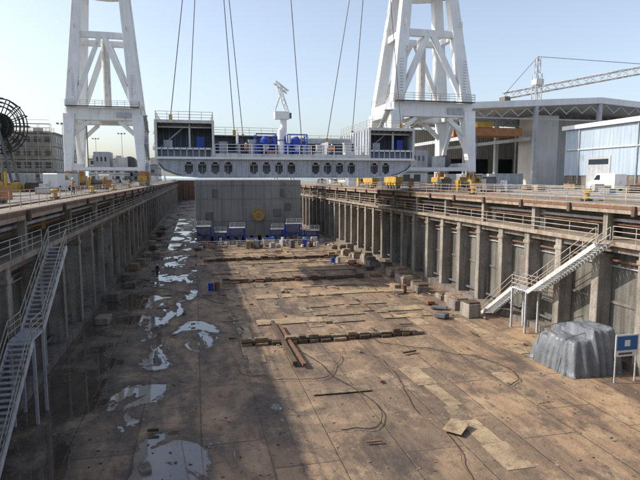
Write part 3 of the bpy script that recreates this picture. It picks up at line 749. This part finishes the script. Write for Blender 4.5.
building('workshop_building',60,110,190,230,21,'bldw',4)
building('warehouse_building',120,190,200,250,26,'cladw',5)
building('site_cabin',44,52,140,146,17,'whitew',3)
building('site_cabin',46,53,118,122,14.0,'whitew',3)
b=MB()
for x in range(0,16,3):
    for y in(157.5,159.2): b.cyl((-52+x,y,ZC),(-52+x,y,27),.06,'rail',5)
for z in range(2,17,2):
    b.box(-52,-37,157.5,159.2,ZC+z,ZC+z+.08,'wood'); b.cyl((-52,157.5,ZC+z+1),(-37,157.5,ZC+z+1),.05,'rail',5)
b.obj('scaffolding')

b=MB(); cx,cy,cz=-24.2,77.5,19.4
for R in(3.5,2.5,1.5,3.0): b.ring((cx,cy-.7,cz),(0.2,1,0),R,.07,'black',24); b.ring((cx,cy+.7,cz),(0.2,1,0),R,.07,'black',24)
b.cyl((cx,cy-.9,cz),(cx,cy+.9,cz),.6,'steelD',14); b.cyl((cx,cy-.45,cz),(cx,cy+.45,cz),1.7,'black',28)
for i in range(16):
    t=2*math.pi*i/16
    for dy in(-.7,.7): b.beam((cx,cy+dy,cz),(cx+3.5*math.cos(t),cy+dy,cz+3.5*math.sin(t)),.1,.1,'black')
    b.beam((cx+3.5*math.cos(t),cy-.7,cz+3.5*math.sin(t)),(cx+3.5*math.cos(t),cy+.7,cz+3.5*math.sin(t)),.12,.12,'black')
for sx in(-1,1):
    for sy in(-1,1): b.beam((cx+sx*1.8,cy+sy*1.5,ZC),(cx+sx*.3,cy+sy*1.1,cz),.28,.28,'steelD')
b.box(cx-2.2,cx+2.2,cy-1.8,cy+1.8,ZC+.01,ZC+1.2,'yellow'); b.box(cx-1.2,cx+1.2,cy-2.2,cy-1.85,ZC+.3,ZC+2.6,'yellow')
b.obj('cable_reel_tower')

def winch(x,y,s=1.0):
    b=MB(); z=ZC+.02
    b.box(x-1.5*s,x+1.5*s,y-1*s,y+1*s,z,z+.25*s,'steelD')
    for sx in(-1.2,1.2): b.prism([(x+sx*s-.12*s,z+.25*s),(x+sx*s+.12*s,z+.25*s),(x+sx*s+.12*s,z+1.9*s),(x+sx*s-.12*s,z+1.9*s)],y-.6*s,y+.6*s,'yellow')
    b.cyl((x-1.1*s,y,z+1.2*s),(x+1.1*s,y,z+1.2*s),.45*s,'steelD',18)
    for sx in(-.95,.95): b.cyl((x+(sx-.06)*s,y,z+1.2*s),(x+(sx+.06)*s,y,z+1.2*s),.85*s,'yellow',20)
    b.box(x+1.3*s,x+2.1*s,y-.5*s,y+.5*s,z+.25*s,z+1.5*s,'orange')
    b.obj('mooring_winch')
winch(-14.6,43,.8); winch(-15,92,1.0); winch(33.8,64,.8); winch(33,104,1.0)
def bollard(x,y):
    b=MB(); z=ZC+.02; b.cyl((x,y,z),(x,y,z+.12),.45,'black',16); b.cyl((x,y,z+.1),(x,y,z+.55),.24,'yellow',16,r2=.22); b.cyl((x,y,z+.55),(x,y,z+.72),.26,'yellow',16,r2=.38); b.cyl((x,y,z+.72),(x,y,z+.8),.38,'yellow',16,r2=.25); b.obj('bollard')
for y in(34,52,70,88,108): bollard(XL-2.4,y); bollard(XR+2.4,y+3)
def container(x,y,l,k,rot=0,z=ZC+.02):
    b=MB(); w=2.44;h=2.6
    b.box(-l/2,l/2,-w/2,w/2,.12,h-.06,k)
    i=-l/2+.2
    while i<l/2-.2:
        for sy in(-1,1): b.box(i,i+.14,sy*w/2,sy*(w/2+.045),.25,h-.2,k)
        i+=.3
    for sx in(-1,1):
        for sy in(-1,1): b.box(sx*l/2-.08,sx*l/2+.08,sy*w/2-.08,sy*w/2+.09,0,h,k)
    for sy in(-1,1): b.box(-l/2+.08,l/2-.08,sy*(w/2-.05),sy*(w/2+.07),h-.15,h,k); b.box(-l/2+.08,l/2-.08,sy*(w/2-.05),sy*(w/2+.07),.02,.18,k)
    for q in(-.7,-.25,.25,.7): b.cyl((l/2+.05,q,.15),(l/2+.05,q,h-.1),.03,'steelL',5)
    o=b.obj('shipping_container'); o.location=(x,y,z); o.rotation_euler=(0,0,math.radians(rot))
for a in((-30,104,12,'steelL',90),(-36,118,6,'whitew',20),(-22,60,6,'steelL',85),(-24,108,6,'whitew',5),(-38,128,6,'orange',10),(36,116,6,'white',0),(54,100,6,'steelL',90),(57,92,6,'whitew',4),(-33,145,12,'whitew',80),(57,106,12,'whitew',0),(43,122,6,'steelL',0),(-15.5,200,12,'white',90),(-16,230,12,'whitew',90)): container(*a)
def van(x,y,rot,k='white'):
    b=MB()
    prof=[(-2.6,.35),(-2.6,2.3),(-2.4,2.45),(.9,2.45),(1.7,1.45),(2.5,1.2),(2.65,.9),(2.65,.35)]
    b.prism(prof,-.95,.95,k)
    for wx in(-1.7,1.7):
        for sy in(-1,1): b.cyl((wx,sy*.8,.36),(wx,sy*1.0,.36),.36,'black',18); b.cyl((wx,sy*1.0,.36),(wx,sy*1.02,.36),.18,'steelL',12)
    for sy in(-1,1):
        y0_,y1_=sorted((sy*.953,sy*.965)); b.prism([(.2,1.5),(.2,2.2),(.85,2.2),(1.45,1.5)],y0_,y1_,'glass')
    b.add([(.98,-.85,2.38),(.98,.85,2.38),(1.72,.85,1.46),(1.72,-.85,1.46)],[(0,1,2,3)],'glass')
    b.box(2.66,2.7,-.8,-.5,.8,1.0,'whitew'); b.box(2.66,2.7,.5,.8,.8,1.0,'whitew'); b.box(2.655,2.75,-.9,.9,.35,.55,'black')
    o=b.obj('parked_van',bevel=.05); o.location=(x,y,ZC+.02); o.rotation_euler=(0,0,math.radians(rot))
van(-19,84,80); van(-16.5,112,85,'whitew'); van(57,66,90)
def forklift(x,y,rot):
    b=MB(); b.box(-1.2,.6,-.55,.55,.35,1.1,'yellow'); b.box(-1.5,-1.0,-.5,.5,.4,1.3,'steelD'); 
    for sx in(-.9,.45):
        for sy in(-.5,.5): b.beam((sx,sy,1.1),(sx*.85,sy,2.15),.07,.07,'black')
    b.box(-.85,.5,-.55,.55,2.15,2.22,'black'); b.box(-.5,0,-.3,.3,1.1,1.2,'black'); b.box(-.6,-.5,-.3,.3,1.2,1.7,'black')
    for sy in(-.35,.35): b.beam((.75,sy,.1),(.75,sy,2.6),.1,.12,'steelD'); b.box(.8,1.9,sy-.06,sy+.06,.15,.2,'steelD')
    for z in(.3,1.3,2.5): b.box(.72,.8,-.35,.35,z,z+.1,'steelD')
    for sx in(-.9,.4):
        for sy in(-.6,.6): b.cyl((sx,sy-.12,.3),(sx,sy+.12,.3),.3,'black',16)
    o=b.obj('forklift'); o.location=(x,y,ZC+.02); o.rotation_euler=(0,0,math.radians(rot)); 
forklift(-17,52,60); forklift(42,76,200)
def pole(x,y,h):
    b=MB(); b.cyl((x,y,ZC),(x,y,ZC+h),.14,'steelL',8,r2=.08); b.beam((x-1.2,y,ZC+h),(x+1.2,y,ZC+h),.1,.1,'steelL')
    for q in(-1.1,0,1.1): b.box(x+q-.3,x+q+.3,y-.25,y+.1,ZC+h+.05,ZC+h+.4,'steelD')
    b.obj('floodlight_mast')
pole(-34,158,16); pole(-26,215,18); pole(54,132,13); pole(-40,245,18)
b=MB()
for i in range(130):
    sd=random.random()<.55
    x=random.uniform(-34,-16) if sd else random.uniform(35,58); y=random.uniform(50,200)
    if (sd and 120<y<146) or (not sd and 78<y<100): continue
    w,d,h=random.uniform(.4,2.0),random.uniform(.4,2.0),random.uniform(.3,1.6)
    k=random.choice(['wood','rust','steelL','whitew','cope','steelD','whitew','blueg','darkwood'])
    b.rbox(x+w/2,y+d/2,w,d,ZC+.15,ZC+.15+h,random.uniform(-.4,.4),k); b.box(x,x+w,y+.2,y+.3,ZC+.01,ZC+.15,'wood'); b.box(x,x+w,y+d-.3,y+d-.2,ZC+.01,ZC+.15,'wood')
    if random.random()<.4: b.cyl((x,y+d*.5,ZC+.3+h),(x+w,y+d*.5,ZC+.3+h),.14,'steelD',8)
b.obj('stacked_materials')
b=MB(); n=90; vs=[];fs=[]
for i in range(n+1):
    x=-5200+10400*i/n; h=60+110*abs(N.noise(Vector((x*.0007,1,0))))+25*N.noise(Vector((x*.004,5,0)))
    if x>-900 and x<700: h*=.35
    vs+= [(x,5200,9),(x,5600,9+h*.8),(x,6200,9+h)]
for i in range(n):
    a=i*3; fs+=[(a,a+3,a+4,a+1),(a+1,a+4,a+5,a+2)]
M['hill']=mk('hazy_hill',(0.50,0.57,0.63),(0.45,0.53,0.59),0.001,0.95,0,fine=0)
b.add(vs,fs,'hill'); b.obj('hills',smooth=True)

# ---------------------------------------------------------------- workers
def worker(x,y,z,rot,pose=0,vest='hiv'):
    e=empty('dock_worker'); e.location=(x,y,z); e.rotation_euler=(0,0,rot)
    J={'pel':(0,0,.95),'ch':(0,.02,1.3),'nk':(0,.02,1.5),
       'ls':(-.19,.02,1.42),'le':(-.25,.05,1.14),'lw':(-.24,-.1 if pose==0 else -.28,.9 if pose==0 else 1.1),
       'rs':(.19,.02,1.42),'re':(.26,.06,1.14),'rw':(.27,-.05,.88)}
    def skin(name,verts,edges,radii,k,root=0):
        me=D.meshes.new(name); me.from_pydata(verts,edges,[]); o=D.objects.new(name,me); scene.collection.objects.link(o); o.parent=e
        me.materials.append(M[k]); sm=o.modifiers.new('s','SKIN'); sl=me.skin_vertices[0].data
        for i,r in enumerate(radii): sl[i].radius=(r,r*.85); sl[i].use_root=(i==root)
        ss=o.modifiers.new('d','SUBSURF'); ss.levels=1; ss.render_levels=1; return o
    st=.16 if pose else .05
    skin('torso',[J['pel'],J['ch'],J['nk'],J['ls'],J['le'],J['lw'],J['rs'],J['re'],J['rw']],[(0,1),(1,2),(1,3),(3,4),(4,5),(1,6),(6,7),(7,8)],[.15,.18,.07,.08,.055,.04,.08,.055,.04],vest)
    skin('legs',[(0,0,.95),(-.1,0,.85),(-.12,-st,.48),(-.12,-st*.6,.09),(-.12,-st*.6-.15,.04),(.1,0,.85),(.12,st*.4,.48),(.12,st*1.5,.09),(.12,st*1.5-.15,.04)],[(0,1),(1,2),(2,3),(3,4),(0,5),(5,6),(6,7),(7,8)],[.14,.1,.075,.055,.04,.1,.075,.055,.04],'navy')
    skin('head',[(0,.01,1.48),(0,0,1.58),(0,-.01,1.7)],[(0,1),(1,2)],[.05,.08,.09],'skin')
    for w in('lw','rw'):
        p=Vector(J[w]); vs=[p,p+Vector((0,-.03,-.07))]; ed=[(0,1)]; ra=[.032,.036]
        for i,(dy,l) in enumerate(((-.03,.075),(-.01,.085),(.01,.08),(.03,.065))):
            a_=p+Vector((0,-.03+dy,-.11)); vs+=[a_,a_+Vector((.012,-.02,-l))]; ed+=[(1,2+2*i),(2+2*i,3+2*i)]; ra+=[.011,.008]
        vs.append(p+Vector((.0,-.09,-.09))); ed.append((1,10)); ra.append(.011)
        skin('hand',vs,ed,ra,'skin')
    b=MB()
    for i in range(5):
        t=i/4*math.pi/2; r=.125*math.cos(t)
        b.cyl((0,-.01,1.68+.12*math.sin(t)),(0,-.01,1.68+.12*math.sin(min(math.pi/2,t+math.pi/8))),max(r,.01),'white',14,r2=max(.125*math.cos(min(math.pi/2,t+math.pi/8)),.005))
    b.box(-.08,.08,-.19,-.1,1.675,1.695,'white'); b.obj('helmet',parent=e)
worker(-5.0,72,0,0.4,1,'navy'); worker(19.5,98,0,0,0); worker(21.3,99,0,1.5,1,'navy'); worker(17.3,68.2,15.34,0,0); worker(6.3,68,15.34,.8,0)
worker(-12.6,62,ZC+.02,1.6,1)

# ---------------------------------------------------------------- light, sky, camera
az=math.radians(-74); el=math.radians(37)
sdir=Vector((math.sin(az)*math.cos(el),math.cos(az)*math.cos(el),math.sin(el)))
sl=D.lights.new('sun','SUN'); sl.energy=5.0; sl.angle=math.radians(.5); sl.color=(1,.93,.83)
so=D.objects.new('sun',sl); scene.collection.objects.link(so); so.rotation_euler=sdir.to_track_quat('Z','Y').to_euler()
w=D.worlds.new('World'); scene.world=w; w.use_nodes=True; nt=w.node_tree; bg=nt.nodes['Background']
sk=nt.nodes.new('ShaderNodeTexSky'); sk.sky_type='NISHITA'; sk.sun_disc=False; sk.sun_elevation=el; sk.sun_rotation=az%(2*math.pi); sk.dust_density=2.2; sk.air_density=1.0; sk.ozone_density=2.0
hs=nt.nodes.new('ShaderNodeHueSaturation'); hs.inputs['Saturation'].default_value=.72; hs.inputs['Value'].default_value=1.5
nt.links.new(sk.outputs[0],hs.inputs['Color']); nt.links.new(hs.outputs[0],bg.inputs[0]); bg.inputs[1].default_value=0.15

cam=D.cameras.new('camera'); co=D.objects.new('camera',cam); scene.collection.objects.link(co); scene.camera=co
cam.sensor_width=36; cam.lens=36*540/640; cam.clip_end=20000; cam.clip_start=.1
psi=math.radians(13); pit=math.radians(-6.55)
co.location=(0,0,12.8)
f=Vector((math.sin(psi)*math.cos(pit),math.cos(psi)*math.cos(pit),math.sin(pit)))
co.rotation_euler=f.to_track_quat('-Z','Y').to_euler()
